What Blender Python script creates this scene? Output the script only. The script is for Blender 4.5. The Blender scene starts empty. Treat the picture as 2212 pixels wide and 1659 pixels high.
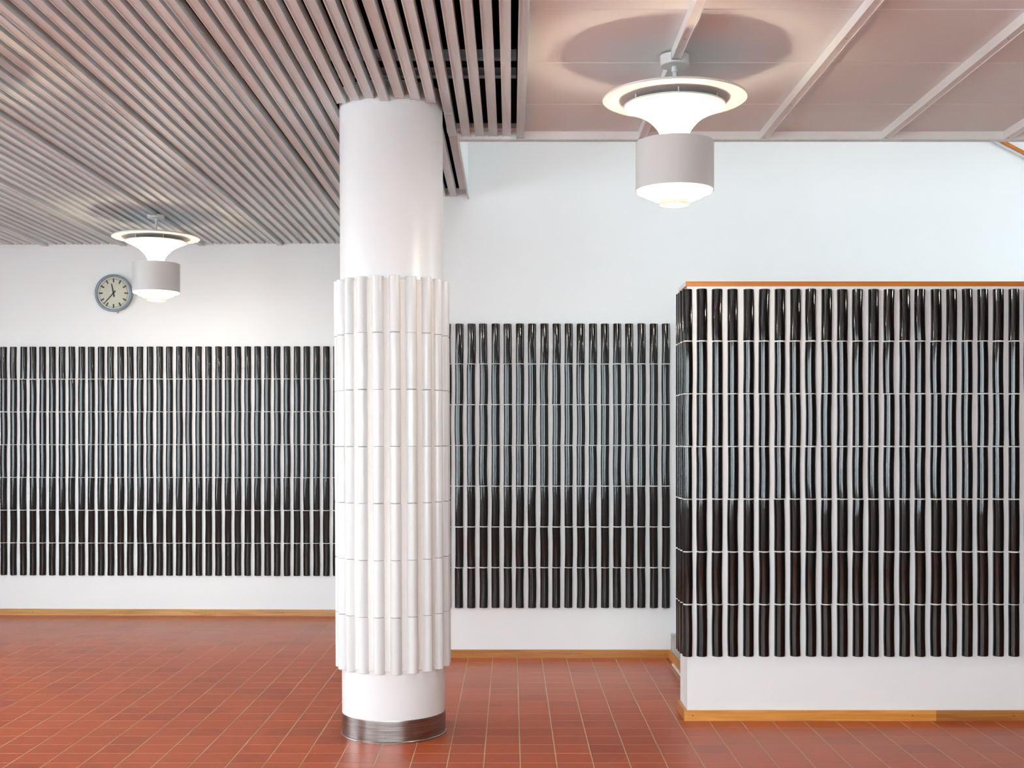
import bpy, math, random
from mathutils import Vector, Matrix

random.seed(7)
S = bpy.context.scene
COL = S.collection
PI = math.pi

# ------------------------------------------------------------------ camera
FPX, W, H = 2600.0, 2212.0, 1659.0
cam_d = bpy.data.cameras.new('camera')
cam = bpy.data.objects.new('camera', cam_d)
COL.objects.link(cam)
cam.location = (0, 0, 1.5)
cam.rotation_euler = (PI / 2, 0, 0)
cam_d.sensor_width = 36.0
cam_d.lens = 36.0 * FPX / W
cam_d.shift_x = (W / 2 - 1104.0) / W
cam_d.shift_y = (954.0 - H / 2) / W
cam_d.clip_start = 0.05
S.camera = cam

# ------------------------------------------------------------------ world, exposure
SKY = 14.5
world = bpy.data.worlds.new('overcast_sky')
S.world = world
world.use_nodes = True
bg = world.node_tree.nodes['Background']
bg.inputs[0].default_value = (0.885, 0.958, 1.0, 1)
bg.inputs[1].default_value = SKY
S.view_settings.view_transform = 'Standard'
S.view_settings.look = 'None'
S.view_settings.gamma = 1.0
S.view_settings.use_curve_mapping = False
S.view_settings.exposure = 0.25
cy = S.cycles
cy.max_bounces = 7
cy.diffuse_bounces = 4
cy.glossy_bounces = 3
cy.transmission_bounces = 2
cy.transparent_max_bounces = 6
cy.use_adaptive_sampling = True
cy.adaptive_threshold = 0.2
cy.adaptive_min_samples = 16
cy.caustics_reflective = False
cy.caustics_refractive = False
cy.sample_clamp_indirect = 6.0
cy.use_denoising = True

LAMP_UP = 3.4        # watts per up-lighting bulb
LAMP_DOWN = 26.0     # watts of the down-lighting bulb
LAMP_COL = (1.0, 0.82, 0.60)

def portal(name, loc, rot, sx, sy):
    l = bpy.data.lights.new(name, 'AREA')
    l.shape = 'RECTANGLE'; l.size = sx; l.size_y = sy
    l.cycles.is_portal = True
    o = bpy.data.objects.new(name, l)
    COL.objects.link(o); o.location = loc; o.rotation_euler = rot
    return o

# window openings of the hall (facade behind the camera, left side, added roof slot over the stair)
FAC_Y = -2.0
FACS = [(-5.5, -3.3, 0.70, 2.78), (-2.7, -0.6, 0.70, 2.78), (0.0, 2.3, 0.70, 2.78)]   # x0 x1 z0 z1
LEFT_X = -6.0
LWINS = [(0.2, 2.8, 0.70, 2.78), (5.2, 7.8, 0.70, 2.78)]                                # y0 y1 z0 z1
RIGHT_X = 5.6
SWINS = [(6.98, 8.20, 2.45, 3.5)]                                                       # stair window, y0 y1 z0 z1
SKY_Z = 5.0
FILL_SLOT = (0.0, 3.6, 6.95, 7.19)                                                           # unseen roof slot added to brighten the back wall, x0 x1 y0 y1
for h in FACS:
    portal('daylight_front', ((h[0] + h[1]) / 2, FAC_Y - .02, (h[2] + h[3]) / 2), (PI / 2, 0, 0), h[1] - h[0], h[3] - h[2])
portal('added_roof_slot', ((FILL_SLOT[0] + FILL_SLOT[1]) / 2, (FILL_SLOT[2] + FILL_SLOT[3]) / 2, SKY_Z + .02), (0, 0, 0), FILL_SLOT[1] - FILL_SLOT[0], FILL_SLOT[3] - FILL_SLOT[2])
for h in LWINS:
    portal('daylight_side', (LEFT_X - .02, (h[0] + h[1]) / 2, (h[2] + h[3]) / 2), (PI / 2, 0, -PI / 2), h[1] - h[0], h[3] - h[2])
for h in SWINS:
    portal('daylight_stair', (RIGHT_X + .22, (h[0] + h[1]) / 2, (h[2] + h[3]) / 2), (PI / 2, 0, PI / 2), h[1] - h[0], h[3] - h[2])

# ------------------------------------------------------------------ materials
def newmat(name):
    m = bpy.data.materials.new(name); m.use_nodes = True
    nt = m.node_tree
    return m, nt, nt.nodes['Principled BSDF']

def N(nt, t, **kw):
    n = nt.nodes.new(t)
    for k, v in kw.items():
        setattr(n, k, v)
    return n

def coords(nt, kind, scale):
    tc = N(nt, 'ShaderNodeTexCoord')
    mp = N(nt, 'ShaderNodeMapping')
    mp.inputs['Scale'].default_value = scale
    nt.links.new(tc.outputs[kind], mp.inputs['Vector'])
    return mp.outputs[0]

def paint(name, col, rough=0.5, spec=0.4, var=0.03, bump=0.03, scale=60.0, low=1.3):
    m, nt, b = newmat(name)
    g = N(nt, 'ShaderNodeNewGeometry')
    n1 = N(nt, 'ShaderNodeTexNoise'); n1.inputs['Scale'].default_value = low; n1.inputs['Detail'].default_value = 2
    nt.links.new(g.outputs['Position'], n1.inputs['Vector'])
    r = N(nt, 'ShaderNodeValToRGB')
    r.color_ramp.elements[0].position = .3; r.color_ramp.elements[1].position = .7
    r.color_ramp.elements[0].color = [max(0, c - var) for c in col] + [1]
    r.color_ramp.elements[1].color = list(col) + [1]
    nt.links.new(n1.outputs['Fac'], r.inputs[0]); nt.links.new(r.outputs[0], b.inputs['Base Color'])
    b.inputs['Roughness'].default_value = rough
    b.inputs['Specular IOR Level'].default_value = spec
    if bump:
        n2 = N(nt, 'ShaderNodeTexNoise'); n2.inputs['Scale'].default_value = scale; n2.inputs['Detail'].default_value = 1
        nt.links.new(g.outputs['Position'], n2.inputs['Vector'])
        bp = N(nt, 'ShaderNodeBump'); bp.inputs['Strength'].default_value = bump; bp.inputs['Distance'].default_value = .01
        nt.links.new(n2.outputs['Fac'], bp.inputs['Height']); nt.links.new(bp.outputs[0], b.inputs['Normal'])
    return m

def wood(name, dark, light, axis='X', rough=.4, streak=1.0):
    """planed wood with grain running along the given object axis"""
    m, nt, b = newmat(name)
    sc = {'X': (1.6, 34, 34), 'Y': (34, 1.6, 34), 'Z': (34, 34, 1.6)}[axis]
    g = N(nt, 'ShaderNodeNewGeometry')
    mp = N(nt, 'ShaderNodeMapping'); mp.inputs['Scale'].default_value = sc
    nt.links.new(g.outputs['Position'], mp.inputs['Vector'])
    n1 = N(nt, 'ShaderNodeTexNoise'); n1.inputs['Scale'].default_value = 1.0; n1.inputs['Detail'].default_value = 3
    n1.inputs['Roughness'].default_value = .6; n1.inputs['Distortion'].default_value = 1.1 * streak
    nt.links.new(mp.outputs[0], n1.inputs['Vector'])
    oi = N(nt, 'ShaderNodeObjectInfo')
    r = N(nt, 'ShaderNodeValToRGB')
    r.color_ramp.elements[0].position = .32; r.color_ramp.elements[1].position = .66
    r.color_ramp.elements[0].color = list(dark) + [1]; r.color_ramp.elements[1].color = list(light) + [1]
    nt.links.new(n1.outputs['Fac'], r.inputs[0])
    hs = N(nt, 'ShaderNodeHueSaturation')
    mr = N(nt, 'ShaderNodeMapRange'); mr.inputs['To Min'].default_value = .9; mr.inputs['To Max'].default_value = 1.08
    nt.links.new(oi.outputs['Random'], mr.inputs['Value']); nt.links.new(mr.outputs[0], hs.inputs['Value'])
    nt.links.new(r.outputs[0], hs.inputs['Color']); nt.links.new(hs.outputs[0], b.inputs['Base Color'])
    b.inputs['Roughness'].default_value = rough
    bp = N(nt, 'ShaderNodeBump'); bp.inputs['Strength'].default_value = .08; bp.inputs['Distance'].default_value = .004
    nt.links.new(n1.outputs['Fac'], bp.inputs['Height']); nt.links.new(bp.outputs[0], b.inputs['Normal'])
    return m

def plain(name, col, rough=.5, metal=0.0, spec=.5, coat=0.0):
    m, nt, b = newmat(name)
    b.inputs['Base Color'].default_value = list(col) + [1]
    b.inputs['Roughness'].default_value = rough
    b.inputs['Metallic'].default_value = metal
    b.inputs['Specular IOR Level'].default_value = spec
    b.inputs['Coat Weight'].default_value = coat
    return m

def glaze(name, col, rough, bump, spec=.6, coat=.0, scale=(26, 26, 7)):
    """glazed ceramic with a gently wavy surface, different on every tile"""
    m, nt, b = newmat(name)
    g = N(nt, 'ShaderNodeNewGeometry')
    mp = N(nt, 'ShaderNodeMapping'); mp.inputs['Scale'].default_value = scale
    nt.links.new(g.outputs['Position'], mp.inputs['Vector'])
    n1 = N(nt, 'ShaderNodeTexNoise'); n1.inputs['Scale'].default_value = 1.0; n1.inputs['Detail'].default_value = 3
    nt.links.new(mp.outputs[0], n1.inputs['Vector'])
    n2 = N(nt, 'ShaderNodeTexNoise'); n2.inputs['Scale'].default_value = 420.0; n2.inputs['Detail'].default_value = 1
    nt.links.new(g.outputs['Position'], n2.inputs['Vector'])
    bp = N(nt, 'ShaderNodeBump'); bp.inputs['Strength'].default_value = bump; bp.inputs['Distance'].default_value = .02
    bp2 = N(nt, 'ShaderNodeBump'); bp2.inputs['Strength'].default_value = bump * .35; bp2.inputs['Distance'].default_value = .002
    nt.links.new(n1.outputs['Fac'], bp.inputs['Height'])
    nt.links.new(n2.outputs['Fac'], bp2.inputs['Height'])
    nt.links.new(bp.outputs[0], bp2.inputs['Normal']); nt.links.new(bp2.outputs[0], b.inputs['Normal'])
    oi = N(nt, 'ShaderNodeObjectInfo')
    hs = N(nt, 'ShaderNodeHueSaturation'); hs.inputs['Color'].default_value = list(col) + [1]
    mr = N(nt, 'ShaderNodeMapRange'); mr.inputs['To Min'].default_value = .93; mr.inputs['To Max'].default_value = 1.05
    nt.links.new(oi.outputs['Random'], mr.inputs['Value']); nt.links.new(mr.outputs[0], hs.inputs['Value'])
    nt.links.new(hs.outputs[0], b.inputs['Base Color'])
    b.inputs['Roughness'].default_value = rough
    b.inputs['Specular IOR Level'].default_value = spec
    b.inputs['Coat Weight'].default_value = coat
    b.inputs['Coat Roughness'].default_value = .04
    return m

TP = 0.170                 # floor tile pitch
TX0, TY0 = 0.0426, 5.622   # one grid crossing

def floor_tile_mat():
    m, nt, b = newmat('red_floor_tile')
    g = N(nt, 'ShaderNodeNewGeometry')
    sub = N(nt, 'ShaderNodeVectorMath', operation='SUBTRACT'); sub.inputs[1].default_value = (TX0, TY0, 0)
    div = N(nt, 'ShaderNodeVectorMath', operation='DIVIDE'); div.inputs[1].default_value = (TP, TP, 1000)
    flo = N(nt, 'ShaderNodeVectorMath', operation='FLOOR')
    wn = N(nt, 'ShaderNodeTexWhiteNoise', noise_dimensions='3D')
    nt.links.new(g.outputs['Position'], sub.inputs[0]); nt.links.new(sub.outputs[0], div.inputs[0])
    nt.links.new(div.outputs[0], flo.inputs[0]); nt.links.new(flo.outputs[0], wn.inputs['Vector'])
    r = N(nt, 'ShaderNodeValToRGB')
    e = r.color_ramp.elements
    e[0].position = 0; e[0].color = (.345, .062, .022, 1)
    e[1].position = 1; e[1].color = (.435, .084, .026, 1)
    k = e.new(.22); k.color = (.395, .075, .025, 1)
    nt.links.new(wn.outputs['Value'], r.inputs[0])
    # brushed streaks across each tile
    mp = N(nt, 'ShaderNodeMapping'); mp.inputs['Scale'].default_value = (2.5, 70, 2)
    nt.links.new(g.outputs['Position'], mp.inputs['Vector'])
    n1 = N(nt, 'ShaderNodeTexNoise'); n1.inputs['Scale'].default_value = 1; n1.inputs['Detail'].default_value = 2
    nt.links.new(mp.outputs[0], n1.inputs['Vector'])
    mr = N(nt, 'ShaderNodeMapRange'); mr.inputs['To Min'].default_value = .86; mr.inputs['To Max'].default_value = 1.13
    nt.links.new(n1.outputs['Fac'], mr.inputs['Value'])
    hs = N(nt, 'ShaderNodeHueSaturation')
    nt.links.new(r.outputs[0], hs.inputs['Color']); nt.links.new(mr.outputs[0], hs.inputs['Value'])
    nt.links.new(hs.outputs[0], b.inputs['Base Color'])
    b.inputs['Roughness'].default_value = .28
    b.inputs['Specular IOR Level'].default_value = .15
    return m

def emis(name, col, strength, base=(.9, .88, .8)):
    m, nt, b = newmat(name)
    b.inputs['Base Color'].default_value = list(base) + [1]
    b.inputs['Emission Color'].default_value = list(col) + [1]
    b.inputs['Emission Strength'].default_value = strength
    m.cycles.emission_sampling = 'NONE'
    return m

def steel_mat():
    m, nt, b = newmat('brushed_steel')
    g = N(nt, 'ShaderNodeNewGeometry')
    mp = N(nt, 'ShaderNodeMapping'); mp.inputs['Scale'].default_value = (6, 6, 160)
    nt.links.new(g.outputs['Position'], mp.inputs['Vector'])
    n1 = N(nt, 'ShaderNodeTexNoise'); n1.inputs['Scale'].default_value = 1; n1.inputs['Detail'].default_value = 5
    nt.links.new(mp.outputs[0], n1.inputs['Vector'])
    r = N(nt, 'ShaderNodeValToRGB')
    r.color_ramp.elements[0].position = .3; r.color_ramp.elements[0].color = (.22, .20, .19, 1)
    r.color_ramp.elements[1].position = .7; r.color_ramp.elements[1].color = (.42, .40, .39, 1)
    nt.links.new(n1.outputs['Fac'], r.inputs[0]); nt.links.new(r.outputs[0], b.inputs['Base Color'])
    b.inputs['Metallic'].default_value = 1.0
    n2 = N(nt, 'ShaderNodeTexNoise'); n2.inputs['Scale'].default_value = 14; n2.inputs['Detail'].default_value = 4
    nt.links.new(g.outputs['Position'], n2.inputs['Vector'])
    rr = N(nt, 'ShaderNodeMapRange'); rr.inputs['To Min'].default_value = .18; rr.inputs['To Max'].default_value = .45
    nt.links.new(n2.outputs['Fac'], rr.inputs['Value']); nt.links.new(rr.outputs[0], b.inputs['Roughness'])
    bp = N(nt, 'ShaderNodeBump'); bp.inputs['Strength'].default_value = .12; bp.inputs['Distance'].default_value = .003
    nt.links.new(n2.outputs['Fac'], bp.inputs['Height']); nt.links.new(bp.outputs[0], b.inputs['Normal'])
    return m

def glass_mat():
    m, nt, b = newmat('window_glass')
    nt.nodes.remove(b)
    out = nt.nodes['Material Output']
    t = N(nt, 'ShaderNodeBsdfTransparent'); t.inputs[0].default_value = (.93, .96, .96, 1)
    gl = N(nt, 'ShaderNodeBsdfGlossy'); gl.inputs['Roughness'].default_value = .02
    mx = N(nt, 'ShaderNodeMixShader')
    mx.inputs[0].default_value = .05
    nt.links.new(t.outputs[0], mx.inputs[1]); nt.links.new(gl.outputs[0], mx.inputs[2])
    nt.links.new(mx.outputs[0], out.inputs[0])
    return m

M = dict(
    wall=paint('white_wall_paint', (.795, .82, .83), .55, .35, .012, 0),
    hall=plain('white_hall_paint', (.80, .82, .835), .7, spec=.2),
    shaft_wall=plain('warm_white_shaft', (.84, .81, .785), .7, spec=.2),
    dim_wall=plain('dark_unseen_wall', (.055, .038, .028), .6, spec=.2),  # invented dark tone for an unseen wall, keeps tile reflections dark
    rear=plain('white_rear_ceiling', (.78, .78, .775), .8, spec=.1),
    plaster=paint('white_mortar', (.80, .78, .75), .7, .3, .05, .25, 160),
    greymortar=paint('grey_mortar', (.34, .33, .32), .8, .2, .06, 0),
    slat=wood('greyed_white_slat', (.595, .645, .65), (.675, .725, .73), 'Y', .5, .4),
    beam=paint('white_beam_paint', (.82, .825, .82), .45, .4, .03, 0),
    panel=paint('white_ceiling_panel', (.83, .85, .85), .55, .3, .02, 0),
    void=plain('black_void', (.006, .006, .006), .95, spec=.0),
    rail=plain('dull_zinc', (.25, .26, .27), .5, .8),
    black=glaze('black_glaze', (.0040, .0034, .0036), .055, .02, .5),
    white=glaze('white_glaze', (.68, .69, .69), .24, .04, .45),
    shaft=paint('gloss_white_column', (.75, .765, .775), .32, .5, .012, 0),
    steel=steel_mat(),
    oak=wood('oak_strip', (.37, .17, .05), (.56, .30, .11), 'X', .38),
    oak_o=wood('orange_oak', (.50, .19, .030), (.68, .30, .065), 'X', .34),
    oak_oy=wood('orange_oak_return', (.43, .155, .022), (.60, .25, .045), 'Y', .34),
    oak_d=wood('brown_oak', (.29, .105, .02), (.45, .19, .04), 'X', .36),
    cap=wood('cap_oak', (.42, .12, .006), (.54, .18, .010), 'X', .4),
    screw=plain('dark_screw', (.10, .085, .07), .45, .6),
    tile=floor_tile_mat(),
    grout=paint('tan_grout', (.60, .47, .33), .9, .1, .12, .2, 200),
    enamel=paint('white_enamel', (.68, .67, .65), .38, .45, .01, 0),
    drum=paint('grey_white_enamel', (.535, .53, .52), .42, .4, .01, 0),
    diffuser=emis('lit_diffuser', (1, .95, .82), 1.8),
    ringglow=emis('lit_amber_ring', (1, .80, .36), .50, (.30, .21, .07)),
    bulb=emis('bulb_glow', (1, .88, .66), 14),
    stone=paint('grey_stone_step', (.46, .445, .42), .6, .3, .12, .15, 90, 14),
    rim=plain('blue_grey_enamel', (.165, .215, .265), .38, .1),
    dial=paint('cream_dial', (.66, .64, .53), .5, .4, .02, 0),
    ink=plain('black_ink', (.012, .012, .012), .5),
    glass=glass_mat(),
    brass=plain('brass_stud', (.35, .19, .10), .4, .8),
    bounce_ground=paint('white_bounce_ground', (.80, .82, .84), .8, .2, .05, 0),  # white ground made up to bounce daylight up onto the ceiling
    frame=plain('white_window_frame', (.75, .75, .74), .5),
)

# ------------------------------------------------------------------ mesh helpers
class MB:
    def __init__(s):
        s.v, s.f, s.sm = [], [], []
    def add(s, vs, fs, smooth=False):
        o = len(s.v); s.v += [tuple(v) for v in vs]
        for f in fs:
            s.f.append(tuple(i + o for i in f)); s.sm.append(smooth)
        return s
    def box(s, x0, x1, y0, y1, z0, z1):
        v = [(x0, y0, z0), (x1, y0, z0), (x1, y1, z0), (x0, y1, z0), (x0, y0, z1), (x1, y0, z1), (x1, y1, z1), (x0, y1, z1)]
        return s.add(v, [(0, 3, 2, 1), (4, 5, 6, 7), (0, 1, 5, 4), (1, 2, 6, 5), (2, 3, 7, 6), (3, 0, 4, 7)])
    def lathe(s, prof, seg=48, smooth=True, a0=0.0, a1=2 * PI, split=()):
        """profile of (r,z); closed turn unless a1-a0 < 2pi; split: indices with a hard crease"""
        full = abs(a1 - a0 - 2 * PI) < 1e-6
        runs, cur = [], [0]
        for i in range(1, len(prof)):
            cur.append(i)
            if i in split:
                runs.append(cur); cur = [i]
        runs.append(cur)
        n = seg if full else seg + 1
        for run in runs:
            if len(run) < 2: continue
            vs, fs = [], []
            for i in run:
                r, z = prof[i]
                for k in range(n):
                    a = a0 + (a1 - a0) * k / seg
                    vs.append((r * math.cos(a), r * math.sin(a), z))
            for j in range(len(run) - 1):
                for k in range(seg):
                    k2 = (k + 1) % n
                    fs.append((j * n + k, j * n + k2, (j + 1) * n + k2, (j + 1) * n + k))
            s.add(vs, fs, smooth)
        return s
    def tube(s, p, q, r, seg=10, caps=True):
        p, q = Vector(p), Vector(q)
        d = (q - p).normalized()
        u = d.orthogonal().normalized(); w = d.cross(u)
        vs = []
        for c in (p, q):
            for k in range(seg):
                a = 2 * PI * k / seg
                vs.append(c + u * (r * math.cos(a)) + w * (r * math.sin(a)))
        fs = [(k, (k + 1) % seg, seg + (k + 1) % seg, seg + k) for k in range(seg)]
        s.add(vs, fs, True)
        if caps:
            s.add(vs, [tuple(range(seg - 1, -1, -1)), tuple(range(seg, 2 * seg))])
        return s
    def extrude(s, prof, y0, y1):
        """closed (x,z) profile swept along y"""
        n = len(prof)
        vs = [(x, y0, z) for x, z in prof] + [(x, y1, z) for x, z in prof]
        fs = [(k, (k + 1) % n, n + (k + 1) % n, n + k) for k in range(n)]
        fs += [tuple(range(n - 1, -1, -1)), tuple(range(n, 2 * n))]
        return s.add(vs, fs)
    def mesh(s, name, mat):
        me = bpy.data.meshes.new(name)
        me.from_pydata(s.v, [], s.f)
        me.polygons.foreach_set('use_smooth', s.sm)
        me.materials.append(mat)
        me.validate(); me.update()
        return me

def link(name, data, parent=None, loc=None, rot=None):
    o = bpy.data.objects.new(name, data)
    COL.objects.link(o)
    if parent: o.parent = parent
    if loc: o.location = loc
    if rot: o.rotation_euler = rot
    return o

def build(name, mb, mat, parent=None, loc=None, rot=None):
    return link(name, mb.mesh(name, mat), parent, loc, rot)

def struct(o, label=None):
    o['kind'] = 'structure'
    if label: o['label'] = label
    return o

def thing(name, label, cat, loc=(0, 0, 0), group=None):
    o = link(name, None, None, loc)
    o['label'] = label; o['category'] = cat
    if group: o['group'] = group
    return o

# ------------------------------------------------------------------ measures
ROW0, ROWP, NROW = 0.343, 0.2828, 7        # rod tiles: lowest edge, row pitch, rows
JOINT = 0.0065
TILE_TOP = ROW0 + ROWP * NROW
RW_Y, RW_X, RW_B = 6.48, 0.948, 6.74       # low stair wall: front face, left end, back face
MID_Y = 8.37
COR_X = -1.0                               # corner where the middle wall turns back to the left wall
LW_O = Vector((-4.42, 10.42, 0)); LW_SLOPE = 0.0227
LW_A = -math.atan(LW_SLOPE)
def lw_y(x): return LW_O.y - LW_SLOPE * (x - LW_O.x)
BEAM0, MOD = 0.0513, 0.679                 # ceiling beams
Z_BEAM, Z_SLAT, Z_PAN = 3.187, 3.202, 3.232
HEAD_Y = 6.72
OPEN_X = -0.298
CY0 = 2.5                                  # where the detailed ceiling begins
CCX, CCY, CR = -0.607, 6.24, 0.266         # round column

# ------------------------------------------------------------------ floor
floor = struct(build('floor', MB().box(LEFT_X, RIGHT_X, FAC_Y, 10.62, -.12, -.0007), M['grout']))
GAP, TZ = 0.0046, 0.012
def tile_rect(i, j):
    x0 = TX0 + i * TP + GAP / 2; x1 = x0 + TP - GAP
    y0 = TY0 + j * TP + GAP / 2; y1 = y0 + TP - GAP
    return x0, x1, y0, y1
def clip_tile(x0, x1, y0, y1):
    """cut a tile off at the outer walls; None when a wall stands on all of it"""
    x0, x1 = max(x0, LEFT_X + .002), min(x1, RIGHT_X - .002)
    y0 = max(y0, FAC_Y + .002)
    if x1 - x0 < .01 or y1 - y0 < .01: return None
    if y0 > (lw_y(x0) if x0 < COR_X else MID_Y): return None
    if x0 > RW_X and y0 > RW_Y and (y1 < RW_B or x0 > 1.12): return None
    return x0, x1, y0, y1
def add_tile(mb, x0, x1, y0, y1, z=0.0):
    b = .0006
    v = [(x0, y0, -TZ), (x1, y0, -TZ), (x1, y1, -TZ), (x0, y1, -TZ),
         (x0, y0, z - b), (x1, y0, z - b), (x1, y1, z - b), (x0, y1, z - b),
         (x0 + b, y0 + b, z), (x1 - b, y0 + b, z), (x1 - b, y1 - b, z), (x0 + b, y1 - b, z)]
    f = [(8, 9, 10, 11)]
    for k in range(4):
        k2 = (k + 1) % 4
        f += [(k, k2, 4 + k2, 4 + k), (4 + k, 4 + k2, 8 + k2, 8 + k)]
    return mb.add(v, f)
cells = []
for j in range(-60, 31):
    for i in range(-50, 36):
        r = tile_rect(i, j)
        c = clip_tile(*r)
        if c is None: continue
        xm, ym = (c[0] + c[1]) / 2, (c[2] + c[3]) / 2
        vis = 5.36 < c[3] and abs(xm) < ym * 1108 / 2600 + .06 and not (xm > RW_X and ym > RW_Y) \
            and math.hypot(xm - CCX, ym - CCY) > .2
        if vis and CCX - .2 * ym / CCY < xm * CCY / ym < CCX + .2 and ym > CCY: vis = False
        cells.append((ym if vis else 99, c, c == r))
cells.sort(key=lambda t: t[0])
tile_mesh = None
rest = MB()
nt_ = 0
for d, c, whole in cells:
    if d < 90 and nt_ < 296:
        nt_ += 1
        if whole:
            if tile_mesh is None:
                h = (TP - GAP) / 2
                tile_mesh = add_tile(MB(), -h, h, -h, h).mesh('floor_tile', M['tile'])
            t = link('floor_tile', tile_mesh, floor, ((c[0] + c[1]) / 2, (c[2] + c[3]) / 2, random.uniform(-.0002, .0001)))
            t.rotation_euler = (random.gauss(0, .0004), random.gauss(0, .0004), 0)
        else:
            build('floor_tile', add_tile(MB(), *c), M['tile'], floor)
    else:
        add_tile(rest, *c, random.uniform(-.0003, 0))
ro = build('floor_tiles_beyond', rest, M['tile'], floor)
ro['kind'] = 'stuff'

# ------------------------------------------------------------------ walls
wall_left = build('wall_left', MB().box(-1.58, 3.42, 0, .14, 0, 3.26), M['wall'], None, tuple(LW_O), (0, 0, LW_A))
struct(wall_left)
wall_back = struct(build('wall_back', MB().box(COR_X, RIGHT_X, MID_Y, MID_Y + .13, 0, SKY_Z), M['wall']))
struct(build('wall_return', MB().box(COR_X, COR_X + .13, MID_Y + .13, 10.5, 0, 3.26), M['wall']))
wall_right = struct(build('wall_right', MB().box(RW_X, RIGHT_X, RW_Y, RW_B, 0, 2.336), M['wall']))
# side walls and window wall (outside the picture; they carry the daylight)
def wall_with_holes(name, axis, at, th, a0, a1, z1, hs):
    """wall along x (axis 0) or y (axis 1) with window openings h=(a,b,z0,z1)"""
    mb = MB()
    def b(p, q, zz0, zz1):
        if axis == 0: mb.box(p, q, at - th, at, zz0, zz1)
        else: mb.box(at - th, at, p, q, zz0, zz1)
    p = a0
    for h in hs:
        b(p, h[0], 0, z1); b(h[0], h[1], 0, h[2]); b(h[0], h[1], h[3], z1); p = h[1]
    b(p, a1, 0, z1)
    return struct(build(name, mb, M['hall']))
wall_with_holes('wall_front', 0, FAC_Y, .25, LEFT_X - .2, RIGHT_X + .2, 3.4, FACS)
wall_with_holes('wall_side', 1, LEFT_X, .2, FAC_Y, 10.9, 3.4, LWINS)
wall_with_holes('wall_stair_end', 1, RIGHT_X + .2, .2, RW_Y, MID_Y + .13, SKY_Z, SWINS)
struct(build('wall_side_right', MB().box(RIGHT_X, RIGHT_X + .2, FAC_Y, RW_Y, 0, 3.4), M['dim_wall']))  # out of view, darkened so the black tiles mirror less white
# stair shaft above the ceiling opening
struct(build('wall_shaft_left', MB().box(OPEN_X - .06, OPEN_X, HEAD_Y + .04, MID_Y, Z_SLAT + .05, SKY_Z), M['wall']))
struct(build('wall_shaft_front', MB().box(OPEN_X - .06, RIGHT_X, HEAD_Y - .06, HEAD_Y + .04, Z_PAN + .001, SKY_Z), M['shaft_wall']))
mb = MB()
x0, x1, y0, y1 = OPEN_X - .06, RIGHT_X, HEAD_Y - .06, MID_Y + .13
mb.box(x0, FILL_SLOT[0], y0, y1, SKY_Z, SKY_Z + .15).box(FILL_SLOT[1], x1, y0, y1, SKY_Z, SKY_Z + .15)
mb.box(FILL_SLOT[0], FILL_SLOT[1], y0, FILL_SLOT[2], SKY_Z, SKY_Z + .15).box(FILL_SLOT[0], FILL_SLOT[1], FILL_SLOT[3], y1, SKY_Z, SKY_Z + .15)
struct(build('ceiling_shaft', mb, M['shaft_wall']))
# window frames and panes
def window(name, axis, at, h, npane, zbar):
    w = struct(link(name, None))
    mb = MB()
    L = (h[1] - h[0]) / npane
    def b(p, q, z0, z1, m=mb, t0=.10, t1=.16):
        if axis == 0: m.box(p, q, at - t1, at - t0, z0, z1)
        else: m.box(at - t1, at - t0, p, q, z0, z1)
    for k in range(npane + 1):
        c = h[0] + k * L
        b(max(h[0], c - .035), min(h[1], c + .035), h[2], h[3])
    b(h[0], h[1], h[2], h[2] + .06); b(h[0], h[1], h[3] - .06, h[3])
    if zbar: b(h[0], h[1], zbar - .03, zbar + .03)
    build('window_frame', mb, M['frame'], w)
    for k in range(npane):
        g = MB(); b(h[0] + k * L + .035, h[0] + (k + 1) * L - .035, h[2] + .06, h[3] - .06, g, .127, .133)
        build('pane', g, M['glass'], w)
    return w
wn_ = 0
for axis, at, hs, npane in ((0, FAC_Y, FACS, 2), (1, LEFT_X, LWINS, 2), (1, RIGHT_X + .22, SWINS, 1)):
    for h in hs:
        wn_ += 1
        window('window_%d' % wn_, axis, at, h, npane, None)
struct(build('ground_outside', MB().box(-70, 70, -90, FAC_Y - .3, -.4, -.3).box(-70, LEFT_X - .25, FAC_Y - .3, 60, -.4, -.3), M['bounce_ground']))

# ------------------------------------------------------------------ rod tiles
def rod_prof(w, p, n=10):
    return [(-w / 2 * math.cos(PI * k / n), -p * math.sin(PI * k / n) ** .92) for k in range(n + 1)]
def rod_mesh(name, w, p, L, bow, twist, taper, mat, rings=4):
    mb = MB(); n = 10
    e = .0018
    zs = [0, e] + [e + (L - 2 * e) * k / (rings - 1) for k in range(1, rings - 1)] + [L - e, L]
    vs, fs = [], []
    for z in zs:
        t = z / L
        ins = .0012 if z in (0, L) else 0
        ww = w * (1 + taper * (t - .5)) - 2 * ins; pp = p - ins
        dx = bow * math.sin(PI * t); a = twist * (t - .5)
        for x, y in rod_prof(ww, pp, n):
            vs.append((dx + x * math.cos(a) - y * math.sin(a), x * math.sin(a) * .3 + y * math.cos(a), z))
    k1 = n + 1
    for j in range(len(zs) - 1):
        for k in range(n):
            fs.append((j * k1 + k, j * k1 + k + 1, (j + 1) * k1 + k + 1, (j + 1) * k1 + k))
    # body and the two narrow chamfers keep their own normals
    mb.add(vs[k1:-k1], [tuple(i - k1 for i in f) for f in fs[n:-n]], True)
    mb.add(vs[:2 * k1], fs[:n], True)
    mb.add(vs[-2 * k1:], [tuple(i - (len(vs) - 2 * k1) for i in f) for f in fs[-n:]], True)
    mb.add(vs[:k1], [tuple(range(k1 - 1, -1, -1))])
    mb.add(vs[-k1:], [tuple(range(k1))])
    return mb.mesh(name, mat)
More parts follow.
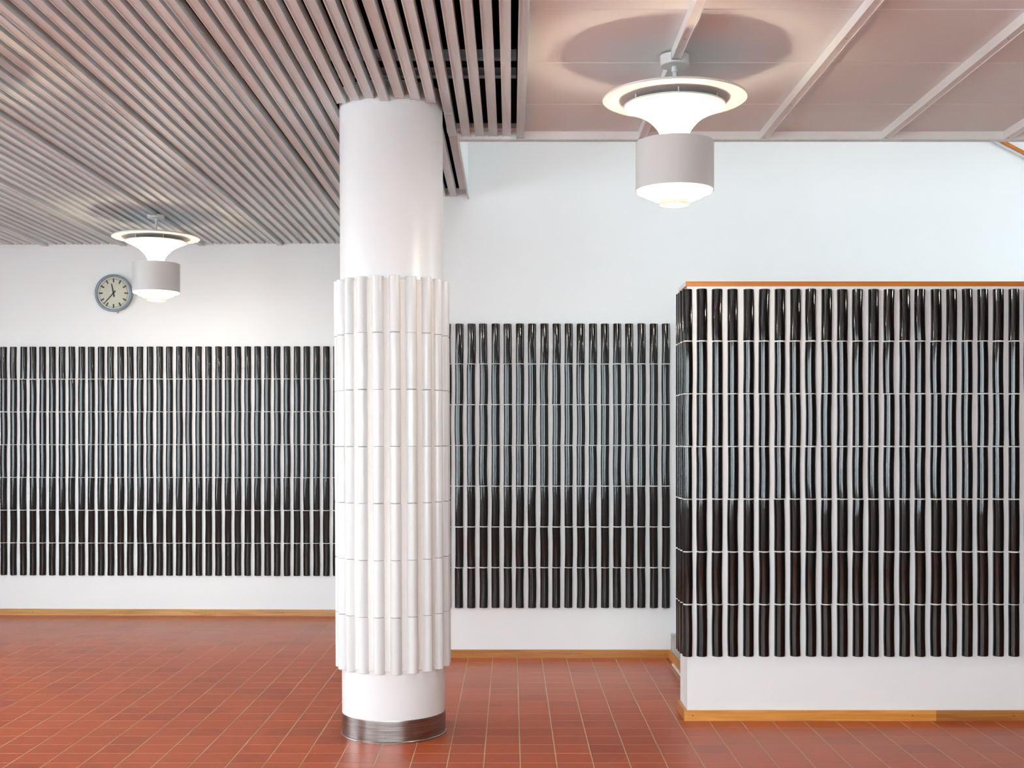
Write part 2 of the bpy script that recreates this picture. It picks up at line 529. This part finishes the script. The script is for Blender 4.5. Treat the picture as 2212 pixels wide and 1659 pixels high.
def rod_variants(name, w, p, mat, amount=1.0, joint=JOINT):
    out = []
    L = ROWP - joint
    for k in range(7):
        out.append(rod_mesh(name, w, p, L, random.uniform(-.0026, .0026) * amount, random.uniform(-.10, .10) * amount,
                            random.uniform(-.03, .03) * amount, mat))
    return out
def mortar_mesh(w, p, mat):
    return rod_mesh('mortar', w * .84, p * .88, ROWP * NROW - .012, 0, 0, 0, mat, 3)
BLK = rod_variants('ceramic_tile', .0575, .030, M['black'])
BLKM = mortar_mesh(.0556, .030, M['plaster'])
def rod_column(parent, x, y, ang=0.0, variants=BLK, mort=BLKM, jit=1.0):
    """one column of seven rods standing on a wall face at local (x, y)"""
    link('mortar', mort, parent, (x, y, ROW0 + .006), (0, 0, ang))
    for r in range(NROW):
        t = link('ceramic_tile', random.choice(variants), parent)
        dx = random.gauss(0, .0008) * jit
        t.location = (x + dx * math.cos(ang), y + dx * math.sin(ang), ROW0 + r * ROWP + JOINT / 2 + random.gauss(0, .0006))
        t.rotation_euler = (0, random.gauss(0, .0035) * jit, ang + random.gauss(0, .045) * jit)
for i in range(-3, 39):
    rod_column(wall_left, .115 + .0849 * i, 0)
far = MB()
for i in range(-19, -3):      # the panel runs on past the picture's left edge
    for r in range(NROW):
        me = random.choice(BLK)
        ox, oz = .115 + .0849 * i, ROW0 + r * ROWP + JOINT / 2
        far.add([(v.co.x + ox, v.co.y, v.co.z + oz) for v in me.vertices], [tuple(p.vertices) for p in me.polygons], True)
o = build('ceramic_tiles_beyond', far, M['black'], wall_left)
o['kind'] = 'stuff'
for i in range(0, 25):
    rod_column(wall_back, 1.0756 - .0845 * i, MID_Y)
X1 = (1516.8 - 1104) / 2600 * 6.46
for i in range(0, 30):
    rod_column(wall_right, X1 + .0840 * i, RW_Y)
rod_column(wall_right, RW_X + .004, RW_Y + .004, -PI / 4)
for i in range(1, 4):
    rod_column(wall_right, RW_X, RW_Y + .0145 + .0700 * i, -PI / 2)

# ------------------------------------------------------------------ baseboards
def planks(name, runs, h=.055, t=.018, parent_rot=None, loc=(0, 0, 0)):
    root = struct(link(name, None, None, loc, parent_rot))
    for (x0, x1, mat, screws) in runs:
        mb = MB()
        b = .0015
        prof_y = [(-t, 0), (-t, h - b), (-t + b, h), (0, h), (0, 0)]
        vs = [(x0, y, z) for y, z in prof_y] + [(x1, y, z) for y, z in prof_y]
        n = 5
        fs = [((k + 1) % n, k, n + k, n + (k + 1) % n) for k in range(n)] + [tuple(range(n)), tuple(range(2 * n - 1, n - 1, -1))]
        mb.add(vs, fs)
        p = build('plank', mb, mat, root)
        for sx in screws:
            build('screw', MB().tube((sx, -t - .0008, h * .52), (sx, -t + .004, h * .52), .0036, 8), M['screw'], p)
    return root
planks('baseboard_left', [(-1.575, 1.785, M['oak'], (.29, 1.0, 1.70)), (1.786, 3.40, M['oak'], (1.88, 2.46))], .055, .018, (0, 0, LW_A), tuple(LW_O))
planks('baseboard_back', [(COR_X, 1.111, M['oak_d'], (-.27, .41, 1.07))], .055, .018, None, (0, MID_Y, 0))
br = planks('baseboard_right', [(RW_X - .018, 2.283, M['oak_o'], (.975, 2.155)), (2.284, RIGHT_X, M['oak_d'], (2.70,))], .0555, .018, None, (0, RW_Y, 0))
p = build('plank', MB().box(RW_X - .018, RW_X, RW_Y + .0005 - RW_Y, RW_B - RW_Y - .01, 0, .0555), M['oak_oy'], br)
for yy in (.06, .16):
    build('screw', MB().tube((RW_X - .0188, yy, .03), (RW_X - .014, yy, .03), .0035, 8), M['screw'], p)
# wooden cap of the low wall
trim = struct(link('trim_1', None))
build('cap_board', MB().box(RW_X - .009, RIGHT_X, RW_Y - .006, RW_B, 2.336, 2.362), M['cap'], trim)
build('end_board', MB().box(RW_X - .0108, RW_X - .0092, RW_Y - .0055, RW_B, 2.337, 2.361), M['wall'], trim)
# sloping wooden rail of the upper flight on the back wall
a = math.atan(.525)
trim = struct(link('trim_2', None, None, (3.403, MID_Y, 3.580), (0, a, 0)))
build('rail_board', MB().box(-.55, 2.2, -.035, 0, -.010, .012), M['cap'], trim)
build('white_fillet', MB().box(-.55, 2.2, -.022, 0, -.024, -.0105), M['wall'], trim)

# ------------------------------------------------------------------ stair foot behind the low wall
st = thing('stair', 'grey stone stair foot beside the black tiled low wall', 'stair', (1.111, RW_B, 0))
for k in range(7):
    build('step', MB().box(k * .29, (k + 1) * .29 - .001 if k < 6 else 4.4, .03, MID_Y - RW_B - .004, 0, .167 * (k + 1)), M['stone'], st)
build('skirting', MB().box(-.018, -.0005, .03, MID_Y - RW_B - .019, 0, .055), M['oak_oy'], st)
build('white_strip', MB().box(-.030, -.0185, .03, 1.35, 0, .010), M['wall'], st)

# ------------------------------------------------------------------ ceiling
ceil = struct(build('ceiling', MB().box(LEFT_X, RIGHT_X, FAC_Y, CY0, Z_SLAT, Z_SLAT + .2), M['rear']))
# black void over the slats: closed dark box
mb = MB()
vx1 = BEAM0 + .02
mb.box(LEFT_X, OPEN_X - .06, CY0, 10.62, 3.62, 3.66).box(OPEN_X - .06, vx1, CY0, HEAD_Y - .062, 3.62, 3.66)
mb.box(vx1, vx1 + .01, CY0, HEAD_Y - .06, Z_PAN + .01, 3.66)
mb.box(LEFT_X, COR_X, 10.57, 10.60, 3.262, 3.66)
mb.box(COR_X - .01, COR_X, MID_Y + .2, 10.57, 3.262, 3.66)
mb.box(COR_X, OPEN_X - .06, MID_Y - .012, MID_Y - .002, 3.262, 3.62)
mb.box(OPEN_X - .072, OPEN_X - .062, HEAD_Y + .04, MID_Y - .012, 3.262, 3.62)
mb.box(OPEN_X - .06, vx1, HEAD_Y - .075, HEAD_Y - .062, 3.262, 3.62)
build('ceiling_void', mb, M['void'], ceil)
def slat_prof(w, h, z, lip=.0055, dep=.0025):
    return [(-w / 2, z), (-w / 2 + lip, z), (-w / 2 + lip, z + dep), (w / 2 - lip, z + dep), (w / 2 - lip, z), (w / 2, z), (w / 2, z + h), (-w / 2, z + h)]
def col_hit(x):
    d = x - (CCX - .0146)
    rr = CR + .024 + .006
    return math.sqrt(rr * rr - d * d) if abs(d) < rr else None
def slat_end(x):
    if x > OPEN_X - .03: return HEAD_Y - .003
    if x > COR_X - .02: return MID_Y - .003
    return lw_y(x) - .004
cache = {}
def slat(x, y0, y1, w, h, z, mat, name):
    key = (round(y0, 4), round(y1, 4), w, name)
    if key not in cache:
        cache[key] = MB().extrude(slat_prof(w, h, z), y0, y1).mesh(name, mat)
    return link(name, cache[key], ceil, (x, 0, 0))
SW, SH = .0467, .046
nb = int((BEAM0 - LEFT_X) / MOD) + 1
for b_ in range(0, nb):
    xb = BEAM0 - b_ * MOD
    for i in range(9):
        x = xb - i * MOD / 9
        if i == 0:
            w, h, z, nm, mt = .043, .050, Z_BEAM, 'ceiling_beam', M['slat']
        else:
            w, h, z, nm, mt = SW, SH, Z_SLAT, 'slat', M['slat']
        if x < LEFT_X + .03: continue
        ye = slat_end(x)
        c = col_hit(x)
        jit = random.choice((-1, 0, 1)) * .0008
        if c is None:
            slat(x, CY0, ye, w, h, z + jit * 0, mt, nm)
        else:
            # cut where the slat meets the round column
            rr = CR + .006
            d = max(0, abs(x - (CCX - .0146)) - w / 2)
            cc = math.sqrt(max(.0004, rr * rr - d * d)) if d < rr else .02
            slat(x, CY0, CCY - cc, w, h, z, mt, nm)
            slat(x, CCY + cc, ye, w, h, z, mt, nm)
# runners that carry the slats, seen as thin lines in the dark gaps
for yy in (5.52, 5.79, 4.3, 7.2):
    xe = .025 if yy < HEAD_Y else OPEN_X - .09
    build('runner', MB().box(LEFT_X, xe, yy, yy + .018, 3.262, 3.30).box(LEFT_X, xe, yy + .02, yy + .05, 3.262, 3.27), M['rail'], ceil)
# boarded bays on the right
nbr = int((RIGHT_X - BEAM0) / MOD) + 1
bm = MB().extrude(slat_prof(.042, Z_PAN - Z_BEAM, Z_BEAM, .006, .003), CY0, HEAD_Y - .001).mesh('ceiling_beam', M['beam'])
YJ = [6.179 - .678 * k for k in range(0, 6)]
for b_ in range(0, nbr):
    xb = BEAM0 + b_ * MOD
    if b_ > 0 and xb < RIGHT_X - .02:
        bo = link('ceiling_beam', bm, ceil, (xb, 0, 0))
        for ys in (6.69, 6.05, 5.05):
            build('screw', MB().tube((-.002, ys, Z_BEAM + .0022), (-.002, ys, Z_BEAM + .006), .0042, 8), M['rail'], bo)
    xa, xz = xb + (.0215 if b_ == 0 else 0), min(xb + MOD, RIGHT_X)
    edges = [HEAD_Y - .001] + YJ
    for k in range(len(edges)):
        ya = edges[k + 1] if k + 1 < len(edges) else CY0
        yb = edges[k]
        if yb <= CY0: break
        ya = max(ya, CY0)
        g_ = .0016
        x0, x1, y0, y1 = xa + .0004, xz - .0004, ya + g_, yb - g_
        bb = .004
        zz = Z_PAN + random.uniform(0, .0008)
        v = [(x0, y0, zz + bb), (x1, y0, zz + bb), (x1, y1, zz + bb), (x0, y1, zz + bb), (x0, y0 + bb, zz), (x1, y0 + bb, zz), (x1, y1 - bb, zz), (x0, y1 - bb, zz),
             (x0, y0, zz + .02), (x1, y0, zz + .02), (x1, y1, zz + .02), (x0, y1, zz + .02)]
        f = [(4, 7, 6, 5), (0, 4, 5, 1), (2, 6, 7, 3), (1, 5, 6, 2), (3, 7, 4, 0), (0, 1, 9, 8), (1, 2, 10, 9), (2, 3, 11, 10), (3, 0, 8, 11), (8, 9, 10, 11)]
        build('ceiling_panel', MB().add(v, f), M['panel'], ceil)
build('panel_backing', MB().box(BEAM0 + .03, RIGHT_X, CY0, HEAD_Y - .06, Z_PAN + .022, Z_PAN + .06), M['panel'], ceil)
# header along the opening, one board per bay
xs = [OPEN_X] + [BEAM0 + MOD * k for k in range(nbr)] + [RIGHT_X]
for xa, xz in zip(xs[:-1], xs[1:]):
    if xz - xa > .02:
        build('header_board', MB().box(xa + .0006, xz - .0006, HEAD_Y, HEAD_Y + .04, Z_BEAM + .002, Z_PAN + .0005), M['beam'], ceil)
build('header_lip', MB().box(OPEN_X, RIGHT_X, HEAD_Y - .004, HEAD_Y + .042, Z_BEAM - .003, Z_BEAM + .0015), M['slat'], ceil)
build('edge_board', MB().box(OPEN_X - .004, OPEN_X + .008, HEAD_Y + .043, MID_Y - .002, Z_BEAM, Z_SLAT + .05), M['slat'], ceil)
struct(build('roof', MB().box(LEFT_X - .3, OPEN_X - .07, FAC_Y - .3, 10.9, 3.68, 3.8).box(OPEN_X - .07, RIGHT_X + .3, FAC_Y - .3, HEAD_Y - .06, 3.68, 3.8), M['wall']))

# ------------------------------------------------------------------ round column
colm = thing('column', 'round white column clad with a band of vertical white rod tiles', 'column', (CCX, CCY, 0))
colm.rotation_euler = (0, -math.atan(.0146 / 3.2), 0)
build('shaft', MB().lathe([(CR, .112), (CR, 3.30)], 96), M['shaft'], colm)
band = MB().lathe([(CR + .006, 0), (CR + .006, .004), (CR + .0045, .007), (CR + .0015, .009), (CR + .0015, .109), (CR + .001, .112), (CR - .01, .112)], 96, split=(1, 3, 4, 5))
o = build('base_band', band, M['steel'], colm)
o['label'] = 'scuffed brushed steel band at the column foot'
WV = rod_variants('ceramic_tile', .0566, .0345, M['white'], .45, .0030)
WM = rod_mesh('mortar', .050, .0315, ROWP * NROW - .012, 0, 0, 0, M['greymortar'], 3)
for k in range(20):
    th = math.radians(9 + 18 * k) - math.radians(.7)
    # th measured from the direction towards the camera
    px, py = .2635 * math.sin(th), -.2635 * math.cos(th)
    rod_column(colm, px, py, th, WV, WM, .45)
# plaster between the rods
build('plaster_coat', MB().lathe([(CR, ROW0 + .012), (CR + .004, ROW0 + .016), (CR + .004, TILE_TOP - .016), (CR, TILE_TOP - .012)], 96, split=(1, 2)), M['plaster'], colm)

# ------------------------------------------------------------------ lamps
def make_lamp(full_canopy, turn):
    root = link('ceiling_lamp', None)
    zc = 3.178
    z0 = zc                       # root sits at the canopy's underside
    def Z(z): return z - z0
    # canopy: plate under the beam and two side shells
    rc = .0645
    top = 3.222 if full_canopy else 3.1995
    can = MB().lathe([(0, Z(3.176)), (rc - .003, Z(3.176)), (rc, Z(3.179)), (rc, Z(3.186)), (0, Z(3.186))], 40, split=(1, 2, 3))
    half = math.asin(.0235 / rc)
    for s_ in (0, PI):
        a0, a1 = s_ - PI / 2 + half, s_ + PI / 2 - half
        can.lathe([(rc, Z(3.186)), (rc, Z(top)), (rc - .004, Z(top)), (rc - .004, Z(3.186))], 24, True, a0, a1, split=(1, 2))
    build('canopy', can, M['enamel'], root)
    st_ = build('stem', MB().tube((0, 0, Z(3.176)), (0, 0, Z(3.02)), .0088, 16), M['enamel'], root)
    build('collar', MB().lathe([(.0088, Z(3.150)), (.0135, Z(3.151)), (.0135, Z(3.172)), (.0105, Z(3.176))], 20, split=(1, 2)), M['enamel'], st_)
    # wide reflector disc with a rolled rim
    R = .3225
    build('reflector_disc', MB().lathe([(0, Z(3.026)), (R - .004, Z(3.026)), (R - .0008, Z(3.0275)), (R, Z(3.031)), (R - .0012, Z(3.035)), (R - .006, Z(3.036)), (0, Z(3.036))], 96, split=(1, 5)), M['enamel'], root)
    for k in range(6):
        a = math.radians(turn + 60 * k)
        build('spacer_rod', MB().tube((.205 * math.cos(a), .205 * math.sin(a), Z(3.026)), (.205 * math.cos(a), .205 * math.sin(a), Z(2.995)), .0036, 10), M['enamel'], root)
    # trumpet
    prof = [(.222, Z(3.0005)), (.2265, Z(3.000)), (.2275, Z(2.997)), (.224, Z(2.9935)), (.205, Z(2.9855)), (.18, Z(2.9745)), (.155, Z(2.962)), (.13, Z(2.9475)), (.108, Z(2.930)),
            (.09, Z(2.911)), (.075, Z(2.892)), (.0635, Z(2.870)), (.056, Z(2.846)), (.051, Z(2.82)), (.048, Z(2.79)), (.047, Z(2.765)), (.046, Z(2.76)), (0, Z(2.76))]
    tr = MB().lathe(prof, 72, split=(3, 15))
    tr.lathe([(.222, Z(3.0005)), (0, Z(2.999))], 72)
    build('trumpet', tr, M['enamel'], root)
    # drum shade: outer and inner wall
    rd = .174
    dr = build('drum_shade', MB().lathe([(rd, Z(2.621)), (rd, Z(2.834)), (rd - .003, Z(2.835)), (rd - .004, Z(2.834)), (rd - .004, Z(2.621)), (rd, Z(2.621))], 80, split=(1, 3, 4)), M['drum'], root)
    # stepped lit diffuser and its ribbed centre ring
    df = build('diffuser', MB().lathe([(.1695, Z(2.624)), (.166, Z(2.612)), (.131, Z(2.606)), (.129, Z(2.594)), (.098, Z(2.590)), (.096, Z(2.580)), (.067, Z(2.576)), (.064, Z(2.590)), (0, Z(2.592))], 72, split=(1, 2, 3, 4, 5, 6, 7)), M['diffuser'], root)
    rg = MB()
    nb_ = 44
    for k in range(nb_):
        a = 2 * PI * k / nb_
        c, s_ = math.cos(a), math.sin(a)
        r0, r1, w = .0605, .0635, .0024
        v = []
        for z in (Z(2.5625), Z(2.592)):
            for r, t in ((r0, -w), (r1, -w), (r1, w), (r0, w)):
                v.append((r * c - t * s_, r * s_ + t * c, z))
        rg.add(v, [(0, 3, 2, 1), (4, 5, 6, 7), (0, 1, 5, 4), (1, 2, 6, 5), (2, 3, 7, 6), (3, 0, 4, 7)])
    rg.lathe([(.0595, Z(2.556)), (.064, Z(2.556)), (.0645, Z(2.559)), (.064, Z(2.563)), (.0595, Z(2.563)), (.0595, Z(2.556))], 48, split=(1, 3, 4))
    build('ribbed_ring', rg, M['ringglow'], root)
    # bulbs around the foot of the trumpet
    for k in range(4):
        a = math.radians(45 + 90 * k)
        p = (.072 * math.cos(a), .072 * math.sin(a), Z(2.735))
        b = build('bulb', MB().lathe([(0, -.026), (.010, -.025), (.016, -.016), (.018, -.006), (.014, .006), (.009, .014), (.008, .026), (0, .026)], 14), M['bulb'], root, p)
    return root
def lamp_lights(loc):
    for k in range(4):
        a = math.radians(90 * k)
        l = bpy.data.lights.new('bulb_light', 'POINT'); l.energy = LAMP_UP; l.color = LAMP_COL; l.shadow_soft_size = .018
        o = bpy.data.objects.new('bulb_light', l); COL.objects.link(o)
        o.location = (loc[0] + .072 * math.cos(a), loc[1] + .072 * math.sin(a), 2.752)
    l = bpy.data.lights.new('down_light', 'POINT'); l.energy = LAMP_DOWN; l.color = (1, .92, .80); l.shadow_soft_size = .03
    o = bpy.data.objects.new('down_light', l); COL.objects.link(o)
    o.location = (loc[0], loc[1], 2.545)
def copy_tree(o, parent=None):
    c = o.copy(); COL.objects.link(c); c.parent = parent
    for ch in list(o.children): copy_tree(ch, c)
    return c
LXR, LXL = BEAM0 + MOD, BEAM0 - 4 * MOD
lampA = make_lamp(True, -93); lampB = make_lamp(False, -119)
spots = [
    (lampA, LXR, 5.376, 'white trumpet-shaped ceiling lamp on a panelled ceiling beam, above the low tiled wall'),
    (lampB, LXL, 9.035, 'smaller-looking white trumpet-shaped lamp under the slatted ceiling, overlapping the wall clock'),
    (lampB, LXL, 5.376, 'white trumpet-shaped lamp past the left picture edge, shading the slats there'),
    (lampA, LXR + 5 * MOD, 5.376, 'white trumpet-shaped lamp past the right picture edge'),
]
used = set()
for proto, x, y, lab in spots:
    o = copy_tree(proto) if proto.name in used else proto
    used.add(proto.name)
    o.location = (x, y, 3.178)
    o['label'] = lab; o['category'] = 'lamp'; o['group'] = 'trumpet-shaped ceiling lamps'
    lamp_lights((x, y))

# ------------------------------------------------------------------ clock on the left wall
CX, CZ, CRR = -3.418, 2.777, .1605
clk = thing('wall_clock', 'round wall clock with blue-grey rim and cream dial on white wall', 'clock', (CX, lw_y(CX), CZ))
clk.rotation_euler = (PI / 2, 0, LW_A)     # local z points to the viewer, y up
build('case', MB().lathe([(0, .001), (CRR - .006, .001), (CRR - .003, .02), (CRR, .040), (CRR, .052), (CRR - .004, .057), (CRR - .014, .0585), (CRR - .020, .056), (CRR - .022, .046)], 72, split=(1, 3)), M['rim'], clk)
dial = build('dial', MB().lathe([(0, .0455), (CRR - .0215, .0455)], 64, False), M['dial'], clk)
tk = MB()
for k in range(60):
    a = PI / 2 - 2 * PI * k / 60
    r1 = .128; r0 = (.094 if k % 5 == 0 else .117); w = (.0064 if k % 5 == 0 else .0019)
    c, s_ = math.cos(a), math.sin(a)
    v = []
    for z in (.0456, .0464):
        for r, t in ((r0, -w), (r1, -w), (r1, w), (r0, w)):
            v.append((r * c - t * s_, r * s_ + t * c, z))
    one = MB().add(v, [(4, 5, 6, 7), (0, 1, 5, 4), (1, 2, 6, 5), (2, 3, 7, 6), (3, 0, 4, 7)])
    if k % 5 == 0: build('hour_mark', one, M['ink'], dial)
    else: tk.v += [], ; tk.v.pop(); tk.add(one.v, one.f)
mk = build('minute_marks', tk, M['ink'], dial); mk['kind'] = 'stuff'
def hand(name, deg, r1, tail, w0, w1, z):
    a = math.radians(90 - deg); c, s_ = math.cos(a), math.sin(a)
    v = []
    for zz in (z, z + .002):
        for r, t in ((-tail, -w0), (r1, -w1), (r1, w1), (-tail, w0)):
            v.append((r * c - t * s_, r * s_ + t * c, zz))
    build(name, MB().add(v, [(4, 5, 6, 7), (0, 1, 5, 4), (1, 2, 6, 5), (2, 3, 7, 6), (3, 0, 4, 7)]), M['ink'], clk)
hand('hour_hand', -11.5, .083, .032, .0068, .0050, .0480)
hand('minute_hand', 222.5, .126, .028, .0052, .0028, .0505)
build('hand_boss', MB().lathe([(0, .0545), (.007, .054), (.008, .047)], 20), M['ink'], clk)
build('cover_glass', MB().lathe([(0, .0565), (CRR - .021, .0560)], 48), M['glass'], clk)
build('stud', MB().tube((.032, -CRR + .003, .03), (.032, -CRR - .010, .03), .006, 12), M['brass'], clk)
